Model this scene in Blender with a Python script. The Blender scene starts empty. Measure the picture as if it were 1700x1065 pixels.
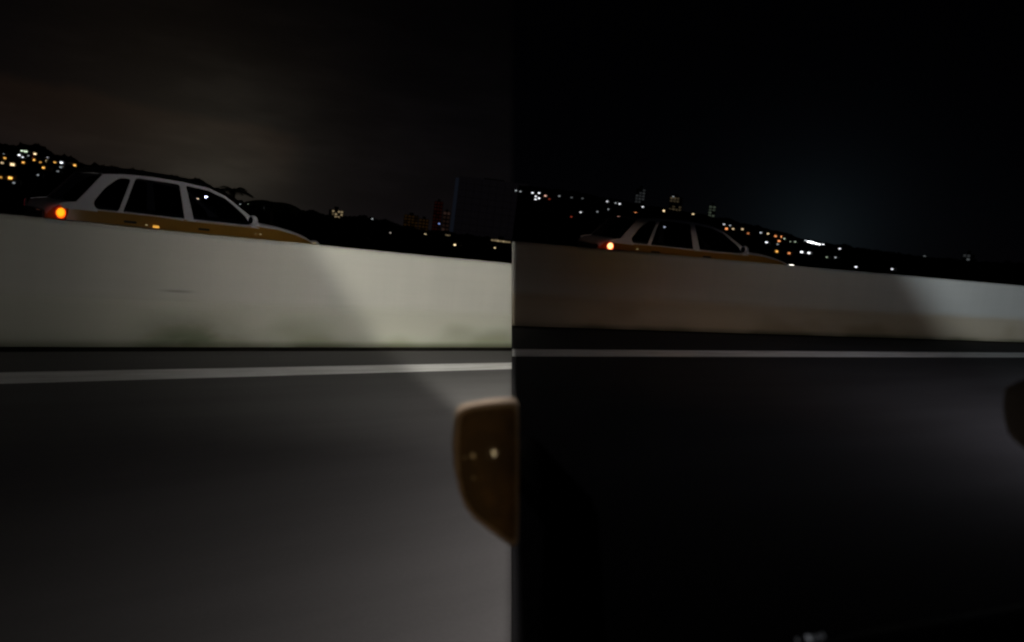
import bpy, bmesh, math, random
from mathutils import Vector, Matrix, noise
random.seed(7)
SC = bpy.context.scene
COL = SC.collection
V = Vector

# ------------------------------------------------------------------ camera
# Hand-held night shot from a moving car: the camera leans about 7 degrees.
FP, CX, CY = 1350.0, 850.0, 532.5          # focal length and centre of a 1700 px wide picture
CAMH = 1.15
def up_from(x0, y0, s):                     # ground normal (camera axes) of a plane whose horizon passes x0,y0 with slope s
    v0 = (y0 - s*(x0-CX) - CY)/FP
    return V((s, -1, v0)).normalized()
UPC = up_from(2288, 577, .123)
_F = V((0, 0, 1)); _Y = (_F - UPC*_F.dot(UPC)).normalized(); _X = _Y.cross(UPC)
ROT = Matrix((_X, _Y, UPC))                 # camera axes (right, down, forward) -> world
CAM = V((0, 0, CAMH))
def ray(x, y): return (ROT @ V(((x-CX)/FP, (y-CY)/FP, 1.0)))
def hit(x, y, n, k):                        # point seen at a picture position on the plane n.P = k
    r = ray(x, y); return CAM + r*((k - n.dot(CAM))/n.dot(r))
cd = bpy.data.cameras.new('camera'); cam = bpy.data.objects.new('camera', cd); COL.objects.link(cam)
cd.sensor_width = 36; cd.lens = FP/1700*36
cd.clip_start = .05; cd.clip_end = 4000
M3 = Matrix((ROT @ V((1, 0, 0)), ROT @ V((0, -1, 0)), ROT @ V((0, 0, -1)))).transposed()
cam.matrix_world = Matrix.Translation(CAM) @ M3.to_4x4()
cd.dof.use_dof = True; cd.dof.focus_distance = 9.0; cd.dof.aperture_fstop = (cd.lens/1000)/.0078
SC.camera = cam
SEAM = (ROT @ V((1, 0, 0))).normalized()    # the cross-plane where the two stretches of road meet, under the camera
SC.view_settings.view_transform = 'Standard'; SC.view_settings.look = 'None'
SC.view_settings.exposure = 0; SC.view_settings.gamma = 1; SC.view_settings.use_curve_mapping = False
SC.render.filter_size = 2.1
try: SC.cycles.pixel_filter_type = 'BLACKMAN_HARRIS'; SC.cycles.filter_width = 2.3
except Exception: pass
SC.cycles.use_denoising = True
SC.cycles.sample_clamp_indirect = 2.0

# ------------------------------------------------------------------ node helpers
class NT:
    def __init__(s, tree): s.t = tree; s.n = tree.nodes; s.l = tree.links; s.n.clear()
    def node(s, typ, **k):
        o = s.n.new(typ)
        for a, b in k.items(): setattr(o, a, b)
        return o
    def put(s, sock, v):
        if isinstance(v, bpy.types.NodeSocket): s.l.new(v, sock)
        elif isinstance(v, (tuple, list, Vector)) and len(v) == 3 and sock.type == 'RGBA': sock.default_value = (*v, 1)
        else: sock.default_value = v
    def m(s, op, a, b=0.0, c=None, clamp=False):
        o = s.node('ShaderNodeMath', operation=op, use_clamp=clamp); s.put(o.inputs[0], a); s.put(o.inputs[1], b)
        if c is not None: s.put(o.inputs[2], c)
        return o.outputs[0]
    def dot(s, a, b):
        o = s.node('ShaderNodeVectorMath', operation='DOT_PRODUCT'); s.put(o.inputs[0], a); s.put(o.inputs[1], b); return o.outputs['Value']
    def ramp(s, v, a, b, c=0.0, d=1.0, kind='SMOOTHSTEP'):
        o = s.node('ShaderNodeMapRange', interpolation_type=kind); s.put(o.inputs['Value'], v)
        for k, x in zip(('From Min', 'From Max', 'To Min', 'To Max'), (a, b, c, d)): o.inputs[k].default_value = x
        return o.outputs[0]
    def mix(s, f, a, b):
        o = s.node('ShaderNodeMix', data_type='RGBA'); s.put(o.inputs[0], f); s.put(o.inputs[6], a); s.put(o.inputs[7], b); return o.outputs[2]
    def noise(s, vec, scale, detail=4, rough=.55, **k):
        o = s.node('ShaderNodeTexNoise', **k); o.inputs['Scale'].default_value = scale; o.inputs['Detail'].default_value = detail
        o.inputs['Roughness'].default_value = rough; s.put(o.inputs['Vector'], vec); return o.outputs[0]
    def mapv(s, vec, scale=(1, 1, 1), loc=(0, 0, 0)):
        o = s.node('ShaderNodeMapping'); s.put(o.inputs['Vector'], vec); o.inputs['Scale'].default_value = scale; o.inputs['Location'].default_value = loc
        return o.outputs[0]
def mat(name, col=(.5, .5, .5), rough=.6, metal=0.0, spec=.5, coat=0.0, bump=None, build=None):
    m = bpy.data.materials.new(name); m.use_nodes = True; g = NT(m.node_tree)
    out = g.node('ShaderNodeOutputMaterial'); b = g.node('ShaderNodeBsdfPrincipled')
    b.inputs['Base Color'].default_value = (*col, 1); b.inputs['Roughness'].default_value = rough
    b.inputs['Metallic'].default_value = metal; b.inputs['Specular IOR Level'].default_value = spec; b.inputs['Coat Weight'].default_value = coat
    g.l.new(b.outputs[0], out.inputs[0])
    if build: build(g, b)
    return m
def grain(amount=.15, scale=30, bump=.0):
    def f(g, b):
        tc = g.node('ShaderNodeTexCoord').outputs['Object']
        n = g.noise(tc, scale, 5)
        c = tuple(b.inputs['Base Color'].default_value)[:3]
        lo = tuple(x*(1-amount) for x in c); hi = tuple(min(1, x*(1+amount)) for x in c)
        g.l.new(g.mix(g.ramp(n, .3, .7), lo, hi), b.inputs['Base Color'])
        if bump:
            bp = g.node('ShaderNodeBump'); bp.inputs['Strength'].default_value = bump; bp.inputs['Distance'].default_value = .01
            g.l.new(n, bp.inputs['Height']); g.l.new(bp.outputs[0], b.inputs['Normal'])
    return f
def emit(name, col, strength, sample=False):
    m = bpy.data.materials.new(name); m.use_nodes = True; g = NT(m.node_tree)
    out = g.node('ShaderNodeOutputMaterial'); e = g.node('ShaderNodeEmission')
    e.inputs[0].default_value = (*col, 1); e.inputs[1].default_value = strength; g.l.new(e.outputs[0], out.inputs[0])
    try: m.cycles.emission_sampling = 'AUTO' if sample else 'NONE'
    except Exception: pass
    return m

# ------------------------------------------------------------------ night sky
W = bpy.data.worlds.new('World'); SC.world = W; W.use_nodes = True
g = NT(W.node_tree); wo = g.node('ShaderNodeOutputWorld'); bg = g.node('ShaderNodeBackground'); g.l.new(bg.outputs[0], wo.inputs[0])
D = g.node('ShaderNodeTexCoord').outputs['Generated']
sky = g.node('ShaderNodeTexSky', sky_type='NISHITA'); sky.sun_disc = False; sky.sun_elevation = math.radians(-8); sky.sun_rotation = math.radians(20)
el = g.dot(D, (0, 0, 1))
west = g.ramp(g.dot(D, SEAM), .006, -.006)                       # the cloud bank lit by the town ends in a clean edge, clear night beyond
def glow(px, py, width, power=1.0):
    c = g.m('SUBTRACT', 1.0, g.dot(D, ray(px, py).normalized()))
    return g.m('EXPONENT', g.m('MULTIPLY', g.m('POWER', g.m('MAXIMUM', c, 1e-7), power), -1.0/(width**(2*power))))
cl = g.noise(g.mapv(D, (2.2, 2.2, 9)), 2.4, 5, .55)
cloud = g.ramp(cl, .35, .75, .8, 1.25)
def scale(col, f):
    o = g.node('ShaderNodeVectorMath', operation='SCALE'); g.put(o.inputs[0], col); g.put(o.inputs['Scale'], f); return o.outputs[0]
def add(a, b):
    o = g.node('ShaderNodeVectorMath', operation='ADD'); g.put(o.inputs[0], a); g.put(o.inputs[1], b); return o.outputs[0]
low = g.m('POWER', g.ramp(el, .27, -.02, kind='LINEAR'), 1.6)
base = scale(V((.0046, .0039, .0045)), g.m('ADD', .16, g.m('MULTIPLY', low, .85)))
# underside edge of the cloud bank, running down to the right
nE = ray(0, 118).cross(ray(490, 214)).normalized()
if nE.z > 0: nE = -nE
wob = g.m('ADD', g.dot(D, nE), g.m('MULTIPLY', g.m('SUBTRACT', g.noise(D, 9, 4), .5), .03))
band = g.m('MULTIPLY', g.ramp(wob, -.003, .012), g.ramp(g.dot(D, ray(505, 214).normalized().cross(V((0, 0, 1))).normalized()), .012, -.03))
band = g.m('MULTIPLY', band, g.ramp(g.dot(D, nE), .11, .005))
s1 = add(base, scale(V((.0040, .0018, .0007)), band))
s1 = add(s1, scale(V((.0150, .0146, .0112)), glow(355, 298, .060, .8)))
s1 = add(s1, scale(V((.0062, .0042, .0024)), glow(280, 270, .11, .9)))
s1 = scale(s1, cloud)
s2 = add(scale(V((.00030, .00030, .00062)), g.m('ADD', .6, low)), scale(V((.0050, .0075, .0090)), glow(1352, 398, .045, .6)))
tot = add(scale(s1, west), scale(s2, g.m('SUBTRACT', 1.0, west)))
tot = add(tot, scale(sky.outputs[0], .02))
g.l.new(tot, bg.inputs[0]); bg.inputs[1].default_value = 1.0

# ------------------------------------------------------------------ headlamp light and added fill lamps (beam patterns live in the lamps)
def lamp(name, loc, col, watts, masks=(), radius=.03):
    """masks: (direction, from_a, from_b, to_a, to_b) on the dot product with the outgoing direction."""
    ld = bpy.data.lights.new(name, 'POINT'); ld.energy = watts; ld.color = col; ld.shadow_soft_size = radius
    o = bpy.data.objects.new(name, ld); o.location = loc; COL.objects.link(o)
    ld.use_nodes = True; g = NT(ld.node_tree); out = g.node('ShaderNodeOutputLight'); e = g.node('ShaderNodeEmission')
    g.l.new(e.outputs[0], out.inputs[0]); d = g.node('ShaderNodeTexCoord').outputs['Normal']
    f = 1.0
    for mk in masks:
        if len(mk) == 2: f = g.m('MULTIPLY', g.m('EXPONENT', g.m('MULTIPLY', g.dot(d, V(mk[0])), mk[1])), f)   # smooth fall-off to one side
        else:
            n, a, b, ta, tb = mk; f = g.m('MULTIPLY', g.ramp(g.dot(d, V(n)), a, b, ta, tb), f)
    if masks: g.l.new(f, e.inputs[1])
    return o
def on_seam(y, z):                          # a point at depth y, height z in the cross-plane below the camera
    return V((-(SEAM.y*y + SEAM.z*(z-CAMH))/SEAM.x, y, z))
EPS = .004
LEFT = (SEAM, EPS, -EPS, 0, 1)
RIGHT = (SEAM, -EPS, EPS, 0, 1)
A_ = on_seam(1.6, 1.25)
FWD = ((0, 1, 0), 0.0, .2, 0, 1)
WARMW = (1.0, .955, .86)
lamp('headlamp_spill', A_, (1.0, .965, .87), 800, [LEFT, FWD, (SEAM, -.66, -.10, .10, 1.0), ((0, 0, 1), -.46, -.15, .0, 1.0)])

def frame(U, Hc, b0, b1):                   # a carriageway plane: d along the barrier, n across towards it, up
    up = (ROT @ U).normalized(); foot = CAM - up*Hc; k = up.dot(foot)
    a = hit(*b0, up, k); b = hit(*b1, up, k); d = (b-a).normalized(); n = up.cross(d)
    if n.dot(a-foot) < 0: n = -n
    return dict(up=up, foot=foot, d=d, n=n, w=n.dot(a-foot), k=k)
FL = frame(UPC, 1.15, (0, 576), (845, 577))
FR = frame(up_from(3399, 622, .1025), 1.15, (855, 541), (1700, 568))
def fr_mat(fr):                             # local x along, y across, z up
    return Matrix.Translation(fr['foot']) @ Matrix((fr['d'], fr['n'], fr['up'])).transposed().to_4x4()
ML, MR = fr_mat(FL), fr_mat(FR)
def wallpt(fr, x, y): return hit(x, y, fr['n'], fr['n'].dot(fr['foot']) + fr['w'])
def roadpt(fr, x, y): return hit(x, y, fr['up'], fr['k'])
def beam_plane(pts, lampside):
    n = (pts[1]-pts[0]).cross(pts[2]-pts[0]).normalized()
    if n.dot(lampside - pts[0]) < 0: n = -n
    return n, n.dot(pts[0])
# left stretch: edge of the dipped beam climbs the barrier
nB, kB = beam_plane([wallpt(FL, 500, 410), wallpt(FL, 612, 570), roadpt(FL, 762, 692)], wallpt(FL, 800, 500))
dl = SEAM.cross(nB)
B_ = Matrix((SEAM, nB, (0, 0, 1))).inverted() @ V((SEAM.dot(CAM), kB, .95))
lamp('headlamp_beam', B_, (1.0, .975, .86), 900, [LEFT, (nB, -.012, .05, 0, 1), ((0, 0, 1), -.75, -.24, .05, 1.0), ((0, 0, 1), -.18, -.13, 2.6, 1), (SEAM, -.12, 0, .5, .66)])
lamp('road_fill', on_seam(1.6, 3.6), (1.0, .94, .90), 420, [LEFT, (SEAM, 7.3), ((0, 0, 1), -.66, -.42, 1, .05)])  # unseen overhead lamp, added to brighten the left road
lamp('mirror_fill', on_seam(.12, 1.0), (1.0, .72, .42), 2.0, [LEFT], radius=.03)  # unseen lamp added near the camera to light the mirror
# right stretch: added dim wash lamps, with a cool beam at the far right
lamp('dim_warm_wash', A_, (1.0, .53, .20), 185, [RIGHT, FWD, (SEAM, 0, .32, .08, 1), (SEAM, .80, .35, .2, 1), ((0, 0, 1), -.28, -.14, .0, 1.0), ((0, 0, 1), .045, .015, 0, 1)])
lamp('dim_car_fill', A_, (1.0, .80, .66), 340, [RIGHT, FWD, ((0, 0, 1), -.005, .010, 0, 1), ((0, 0, 1), .044, .014, 0, 1), (SEAM, .42, .22, 0, 1), (SEAM, .06, .2, .25, 1)])  # added lamp that lifts only the dim car
lamp('dim_cool_wash', on_seam(1.2, 1.3), (.80, .93, 1.0), 640, [RIGHT, FWD, ((0, 0, 1), -.22, -.0, 0, 1.0), ((0, 0, 1), .045, .015, .12, 1), (SEAM, .12, .60, 0, 1.0)])
q0 = V((2.35, 2.2, .6))
nC, kC = beam_plane([wallpt(FR, 1486, 470), wallpt(FR, 1532, 548), q0], wallpt(FR, 1690, 520))
lamp('far_headlamp_beam', q0, (.84, .95, 1.0), 2300, [(nC, -.006, .07, 0, 1), ((0, 0, 1), -.60, -.2, .04, 1.0)])

lamp('far_road_fill', (3.5, 4.9, 2.1), (.92, .90, .97), 135, [(SEAM, 2.2), ((0, 1, 0), -.80, -.20, 0, 1), ((0, 0, 1), -.38, -.2, 1, 0)])  # no lamp stands here; added to lighten the right road

# ------------------------------------------------------------------ object helpers
def link(name, mesh, parent=None, m=None):
    o = bpy.data.objects.new(name, mesh); COL.objects.link(o)
    if parent is not None: o.parent = parent
    if m is not None and mesh is not None: mesh.materials.append(m)
    return o
def bmesh_obj(name, bm, m, parent=None, smooth=False):
    me = bpy.data.meshes.new(name); bmesh.ops.recalc_face_normals(bm, faces=bm.faces[:]); bm.to_mesh(me); bm.free()
    if smooth:
        for p in me.polygons: p.use_smooth = True
    return link(name, me, parent, m)
def tag(o, label=None, cat=None, group=None, kind=None):
    for k, v in (('label', label), ('category', cat), ('group', group), ('kind', kind)):
        if v: o[k] = v
    return o
def empty(name, M, label, cat, group=None):
    o = bpy.data.objects.new(name, None); COL.objects.link(o); o.empty_display_size = .2
    o.matrix_world = M if isinstance(M, Matrix) else Matrix.Translation(M)
    return tag(o, label, cat, group)
def box(bm, c, s, M=None):
    r = bmesh.ops.create_cube(bm, size=1); vs = r['verts']
    for v in vs:
        v.co = V((v.co.x*s[0]+c[0], v.co.y*s[1]+c[1], v.co.z*s[2]+c[2]))
        if M is not None: v.co = M @ v.co
    return vs
def cyl(bm, a, b, r0, r1=None, n=10, cap=True):
    a, b = V(a), V(b); r1 = r0 if r1 is None else r1; ax = (b-a).normalized()
    u = ax.orthogonal().normalized(); w = ax.cross(u)
    A = [bm.verts.new(a+(u*math.cos(t)+w*math.sin(t))*r0) for t in [2*math.pi*i/n for i in range(n)]]
    B = [bm.verts.new(b+(u*math.cos(t)+w*math.sin(t))*r1) for t in [2*math.pi*i/n for i in range(n)]]
    for i in range(n): bm.faces.new((A[i], A[(i+1) % n], B[(i+1) % n], B[i]))
    if cap: bm.faces.new(A[::-1]); bm.faces.new(B)
def quad(bm, pts): bm.faces.new([bm.verts.new(V(p)) for p in pts])
def poly_prism(bm, pts, off):               # polygon pts extruded by vector off
    off = V(off); a = [bm.verts.new(V(p)) for p in pts]; b = [bm.verts.new(V(p)+off) for p in pts]; n = len(a)
    bm.faces.new(a); bm.faces.new(b[::-1])
    for i in range(n): bm.faces.new((a[i], b[i], b[(i+1) % n], a[(i+1) % n]))

# ------------------------------------------------------------------ materials
def asphalt(g, b, dark, light):
    tc = g.node('ShaderNodeTexCoord').outputs['Object']
    st = g.noise(g.mapv(tc, (.35, 2.2, 1)), 1.2, 4, .5)          # faint wheel-track streaks along the road
    gr = g.noise(tc, 55, 6, .7)
    v = g.m('ADD', g.m('MULTIPLY', g.ramp(st, .3, .7), .6), g.m('MULTIPLY', g.ramp(gr, .3, .75), .4))
    g.l.new(g.mix(v, dark, light), b.inputs['Base Color'])
    bp = g.node('ShaderNodeBump'); bp.inputs['Strength'].default_value = .25; bp.inputs['Distance'].default_value = .004
    g.l.new(gr, bp.inputs['Height']); g.l.new(bp.outputs[0], b.inputs['Normal'])
m_asphalt = mat('asphalt_lit', rough=.9, spec=.15, build=lambda g, b: asphalt(g, b, (.100, .097, .097), (.130, .125, .126)))  # paler copy: stronger light on the left road put into the colour
m_asphalt2 = mat('asphalt_dim', rough=.9, spec=.12, build=lambda g, b: asphalt(g, b, (.024, .023, .025), (.034, .033, .036)))  # darker copy: weak light on the right road put into the colour
def paintf(g, b):
    tc = g.node('ShaderNodeTexCoord').outputs['Object']
    n = g.noise(g.mapv(tc, (.5, 4, 1)), 3, 5, .65)
    g.l.new(g.mix(g.ramp(n, .32, .62), (.62, .61, .60), (.86, .85, .85)), b.inputs['Base Color'])
m_paint = mat('road_paint', rough=.6, build=paintf)
def concrete(base, low, moss, ST_X=0.0, ST_F=0.0):
    def f(g, b):
        tc = g.node('ShaderNodeTexCoord').outputs['Object']
        sep = g.node('ShaderNodeSeparateXYZ'); g.l.new(tc, sep.inputs[0]); z = sep.outputs[2]; x = sep.outputs[0]
        big = g.noise(g.mapv(tc, (.55, .55, 1.3)), 1.0, 4, .5)
        run = g.noise(g.mapv(tc, (2.6, 1, .12)), 1.6, 4, .6)      # rain streaks running down
        hor = g.noise(g.mapv(tc, (.5, 1, 9)), 1.4, 5, .6)         # casting lines along the wall
        v = g.m('ADD', g.m('ADD', g.m('MULTIPLY', big, .45), g.m('MULTIPLY', run, .33)), g.m('MULTIPLY', hor, .22))
        c = g.mix(g.ramp(v, .36, .66), tuple(k*.91 for k in base), base)
        lowf = g.ramp(g.m('ADD', z, g.m('MULTIPLY', g.m('SUBTRACT', hor, .5), .06)), .44, .30)
        c = g.mix(g.m('MULTIPLY', lowf, .75), c, low)
        # moss and splash dirt creeping up from the foot
        mo = g.noise(g.mapv(tc, (.75, 1, 1.6)), 1.5, 1.5, .4)
        lim = g.m('MULTIPLY', g.ramp(mo, .42, .74), .20)
        mf = g.ramp(g.m('SUBTRACT', g.m('ADD', lim, .05), z), -.12, .20)
        c = g.mix(g.m('MULTIPLY', mf, .6), c, moss)
        bx = g.ramp(g.m('ABSOLUTE', g.m('SUBTRACT', x, ST_X)), .62, .05); bz = g.ramp(z, .40, .02)
        bl = g.m('MULTIPLY', g.m('MULTIPLY', bx, bz), g.ramp(g.noise(g.mapv(tc, (1.5, 1, 3)), 1.6, 3, .5), .25, .6, .35, 1))
        c = g.mix(g.m('MULTIPLY', bl, ST_F), c, (.075, .095, .045))
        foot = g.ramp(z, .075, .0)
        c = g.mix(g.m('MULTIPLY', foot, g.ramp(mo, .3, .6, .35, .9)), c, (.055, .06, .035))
        # a short dark scuff
        px = g.ramp(g.m('ABSOLUTE', g.m('SUBTRACT', x, SC_X[0])), .19, .02); pz = g.ramp(g.m('ABSOLUTE', g.m('SUBTRACT', z, SC_X[1])), .016, .004)
        c = g.mix(g.m('MULTIPLY', g.m('MULTIPLY', px, pz), .42), c, (.10, .10, .08))
        g.l.new(c, b.inputs['Base Color'])
        n2 = g.noise(tc, 40, 5, .6); bp = g.node('ShaderNodeBump'); bp.inputs['Strength'].default_value = .2; bp.inputs['Distance'].default_value = .004
        g.l.new(n2, bp.inputs['Height']); g.l.new(bp.outputs[0], b.inputs['Normal'])
    return f
_p = ML.inverted() @ wallpt(FL, 297, 484); _q = (ML.inverted() @ wallpt(FL, 318, 545)).x
SC_X = (_p.x, _p.z)
m_conc = mat('concrete_pale', rough=.85, spec=.2, build=concrete((.46, .455, .42), (.41, .41, .35), (.13, .155, .075), _q, .78))
m_conc2 = mat('concrete_browned', rough=.85, spec=.2, build=concrete((.46, .45, .43), (.36, .29, .20), (.19, .15, .09)))
m_foot_shade = mat('painted_foot_shade', (.012, .010, .008), .95, spec=.05, build=grain(.4, 6))  # near-black colour painting the shadow at the barrier foot
m_earth = mat('dark_earth', (.020, .017, .014), 1, spec=.0, build=grain(.4, .05))
m_leaf = mat('dark_foliage', (.045, .055, .028), .8, spec=.1)
m_bark = mat('bark', (.08, .06, .045), .9, build=grain(.3, 8))
m_white = mat('car_white_paint', (.80, .78, .86), .32, coat=.5, build=grain(.04, 2))
m_gold = mat('car_gold_paint', (.36, .18, .030), .35, coat=.3, build=grain(.06, 2))
m_black = mat('black_plastic', (.012, .012, .013), .55, build=grain(.2, 20))
m_rubber = mat('tyre_rubber', (.02, .02, .02), .9, build=grain(.2, 40))
m_rim = mat('wheel_metal', (.45, .45, .46), .35, .9)
m_seat = mat('seat_cloth', (.10, .10, .10), .95, build=grain(.2, 60))
m_chrome = mat('bright_trim', (.7, .7, .7), .25, .9)
def glassf(g, b):
    out = [n for n in g.n if n.type == 'OUTPUT_MATERIAL'][0]
    t = g.node('ShaderNodeBsdfTransparent'); t.inputs[0].default_value = (.13, .135, .15, 1)
    gl = g.node('ShaderNodeBsdfGlossy'); gl.inputs['Roughness'].default_value = .04; gl.inputs[0].default_value = (.8, .85, 1, 1)
    fr = g.node('ShaderNodeFresnel'); fr.inputs[0].default_value = 1.45
    mx = g.node('ShaderNodeMixShader'); g.l.new(g.m('MULTIPLY', fr.outputs[0], .35), mx.inputs[0]); g.l.new(t.outputs[0], mx.inputs[1]); g.l.new(gl.outputs[0], mx.inputs[2])
    g.l.new(mx.outputs[0], out.inputs[0])
m_glass = mat('tinted_car_glass', build=glassf)
def lensf(hot, mid, rim, st):
    def f(g, b):
        tc = g.node('ShaderNodeTexCoord').outputs['Generated']
        v = g.node('ShaderNodeVectorMath', operation='DISTANCE'); g.l.new(tc, v.inputs[0]); v.inputs[1].default_value = (.42, .10, .56)
        d = v.outputs['Value']
        c = g.mix(g.ramp(d, .24, .42), hot, mid); c = g.mix(g.ramp(d, .46, .62), c, rim)
        g.l.new(c, b.inputs['Emission Color']); b.inputs['Emission Strength'].default_value = st
    return f
m_tail = mat('lit_tail_lens', (.3, .01, .01), .3, build=lensf((1.0, .42, .010), (1.0, .11, .005), (.75, .02, .0), 1.4))
m_tail2 = mat('lit_tail_lens_pale', (.3, .01, .01), .3, build=lensf((1.6, 1.0, .35), (1.2, .10, .03), (.8, .01, .0), 1.6))
m_tailfar = mat('dim_tail_lens', (.3, .02, .03), .3, build=lensf((.40, .10, .10), (.32, .05, .06), (.15, .01, .02), .7))

# ------------------------------------------------------------------ the carriageways
def clip(bm, sgn):                          # keep one side of the cross-plane (local mesh already in world axes)
    geom = bm.verts[:]+bm.edges[:]+bm.faces[:]
    bmesh.ops.bisect_plane(bm, geom=geom, plane_co=CAM - SEAM*.002*sgn, plane_no=SEAM*sgn, clear_outer=True, clear_inner=False, dist=1e-6)
def local_clip(bm, M, sgn):
    for v in bm.verts: v.co = M @ v.co
    clip(bm, sgn)
    Mi = M.inverted()
    for v in bm.verts: v.co = Mi @ v.co
def slab(name, fr, M, sgn, x0, x1, y0, y1, z0, z1, m, nx=40):
    bm = bmesh.new(); box(bm, ((x0+x1)/2, (y0+y1)/2, (z0+z1)/2), (x1-x0, y1-y0, z1-z0))
    local_clip(bm, M, sgn)
    ed = [e for e in bm.edges if e.is_boundary]
    if ed: bmesh.ops.holes_fill(bm, edges=ed)
    o = bmesh_obj(name, bm, m); o.matrix_world = M; return tag(o, kind='structure')
wL, wR = FL['w'], FR['w']
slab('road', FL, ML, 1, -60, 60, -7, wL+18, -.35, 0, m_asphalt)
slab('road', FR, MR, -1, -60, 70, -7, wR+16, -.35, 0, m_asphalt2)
def strip(name, M, sgn, a, b, c, d, m, h=.004):  # road paint or painted shade strip between two lines of points a-b (far) c-d (near), in local axes
    bm = bmesh.new(); q = []
    for (p, r) in ((a, b), (c, d)):
        t = (r-p).normalized(); q.append((p - t*30, r + t*30))
    quad(bm, [V((v.x, v.y, h)) for v in (q[0][0], q[0][1], q[1][1], q[1][0])])
    local_clip(bm, M, sgn); o = bmesh_obj(name, bm, m); o.matrix_world = M; return tag(o, kind='structure')
def L(fr, M, x, y): return M.inverted() @ roadpt(fr, x, y)
strip('edge_line', ML, 1, L(FL, ML, 0, 619), L(FL, ML, 845, 602.3), L(FL, ML, 0, 638), L(FL, ML, 845, 613), m_paint)
strip('edge_line', MR, -1, L(FR, MR, 855, 580), L(FR, MR, 1700, 585.5), L(FR, MR, 855, 592), L(FR, MR, 1700, 593.5), m_paint)
strip('foot_shade', ML, 1, V((-5, wL-.001, 0)), V((9, wL-.001, 0)), V((-5, wL-.19, 0)), V((9, wL-.19, 0)), m_foot_shade, .003)  # flat strips that paint the contact shadow along the barrier
strip('foot_shade', MR, -1, V((-5, wR-.001, 0)), V((9, wR-.001, 0)), V((-5, wR-.14, 0)), V((9, wR-.14, 0)), m_foot_shade, .003)

# ------------------------------------------------------------------ the concrete barrier, two stretches butted end to end
def barrier(M, sgn, w, x0, x1, h, m, label, wav):
    prof = [(-.02, -.3), (0, .0), (.012, .30), (.03, .36), (.034, h-.025), (.05, h), (.26, h), (.275, h-.03), (.28, .36), (.31, -.3)]
    bm = bmesh.new(); n = int((x1-x0)/.25); prev = None
    for i in range(n+1):
        x = x0 + (x1-x0)*i/n
        dz = wav*noise.noise(V((x*.6, 3.1, 0))); dy = .004*noise.noise(V((x*.9, 8.2, 0)))
        ring = [bm.verts.new((x, w + y + dy, z + (dz if z > .5 else 0))) for y, z in prof]
        if prev:
            for k in range(len(prof)-1): bm.faces.new((prev[k], prev[k+1], ring[k+1], ring[k]))
        prev = ring
    local_clip(bm, M, sgn)
    bm.edges.ensure_lookup_table()
    o = bmesh_obj('concrete_barrier', bm, m); o.matrix_world = M
    tag(o, label, 'barrier'); return o
for sgn, M, w, h, x0, x1, m, lab, wav in (
    (1, ML, wL, .908, -45, 14, m_conc, 'pale concrete barrier, brightly lit, with green moss along its foot', .007),
    (-1, MR, wR, .90, -8, 40, m_conc2, 'dim brown-stained concrete barrier with a cool light patch at its right end', .004)):
    ob = barrier(M, sgn, w, x0, x1, h, m, lab, wav)

# ------------------------------------------------------------------ the five-door saloon car
CW = 1.64
ROOFP = [(.30, .97), (.62, 1.372), (.90, 1.412), (1.26, 1.428), (1.68, 1.420), (2.08, 1.378), (2.31, 1.300), (2.52, 1.165), (2.84, .955)]
def inset(z): return .012 + max(0.0, (z-.88))*.235
def rnd(pts, r=.035, n=3):                  # round the corners of a polygon
    out = []; N = len(pts)
    for i in range(N):
        p = V((*pts[i], 0)); a = V((*pts[i-1], 0)); b = V((*pts[(i+1) % N], 0))
        da, db = (a-p), (b-p); ra = min(r, da.length*.45); rb = min(r, db.length*.45)
        A = p + da.normalized()*ra; B = p + db.normalized()*rb
        for k in range(n+1):
            t = k/n; q = A*(1-t)**2 + p*2*t*(1-t) + B*t*t; out.append((q.x, q.y))
    return out
Q_WIN = rnd([(.535, .900), (.815, .893), (.985, 1.362), (.83, 1.352), (.655, 1.20), (.50, .985)], .05)
R_WIN = rnd([(.875, .892), (1.715, .882), (1.645, 1.372), (1.045, 1.380)], .04)
F_WIN = rnd([(1.850, .880), (2.73, .878), (2.62, 1.035), (2.31, 1.257), (2.06, 1.340), (1.73, 1.372)], .035)
def side_map(x, z, far, off=0.0):
    y = inset(z) + off
    return V((x, (CW - y) if far else y, z))
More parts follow.
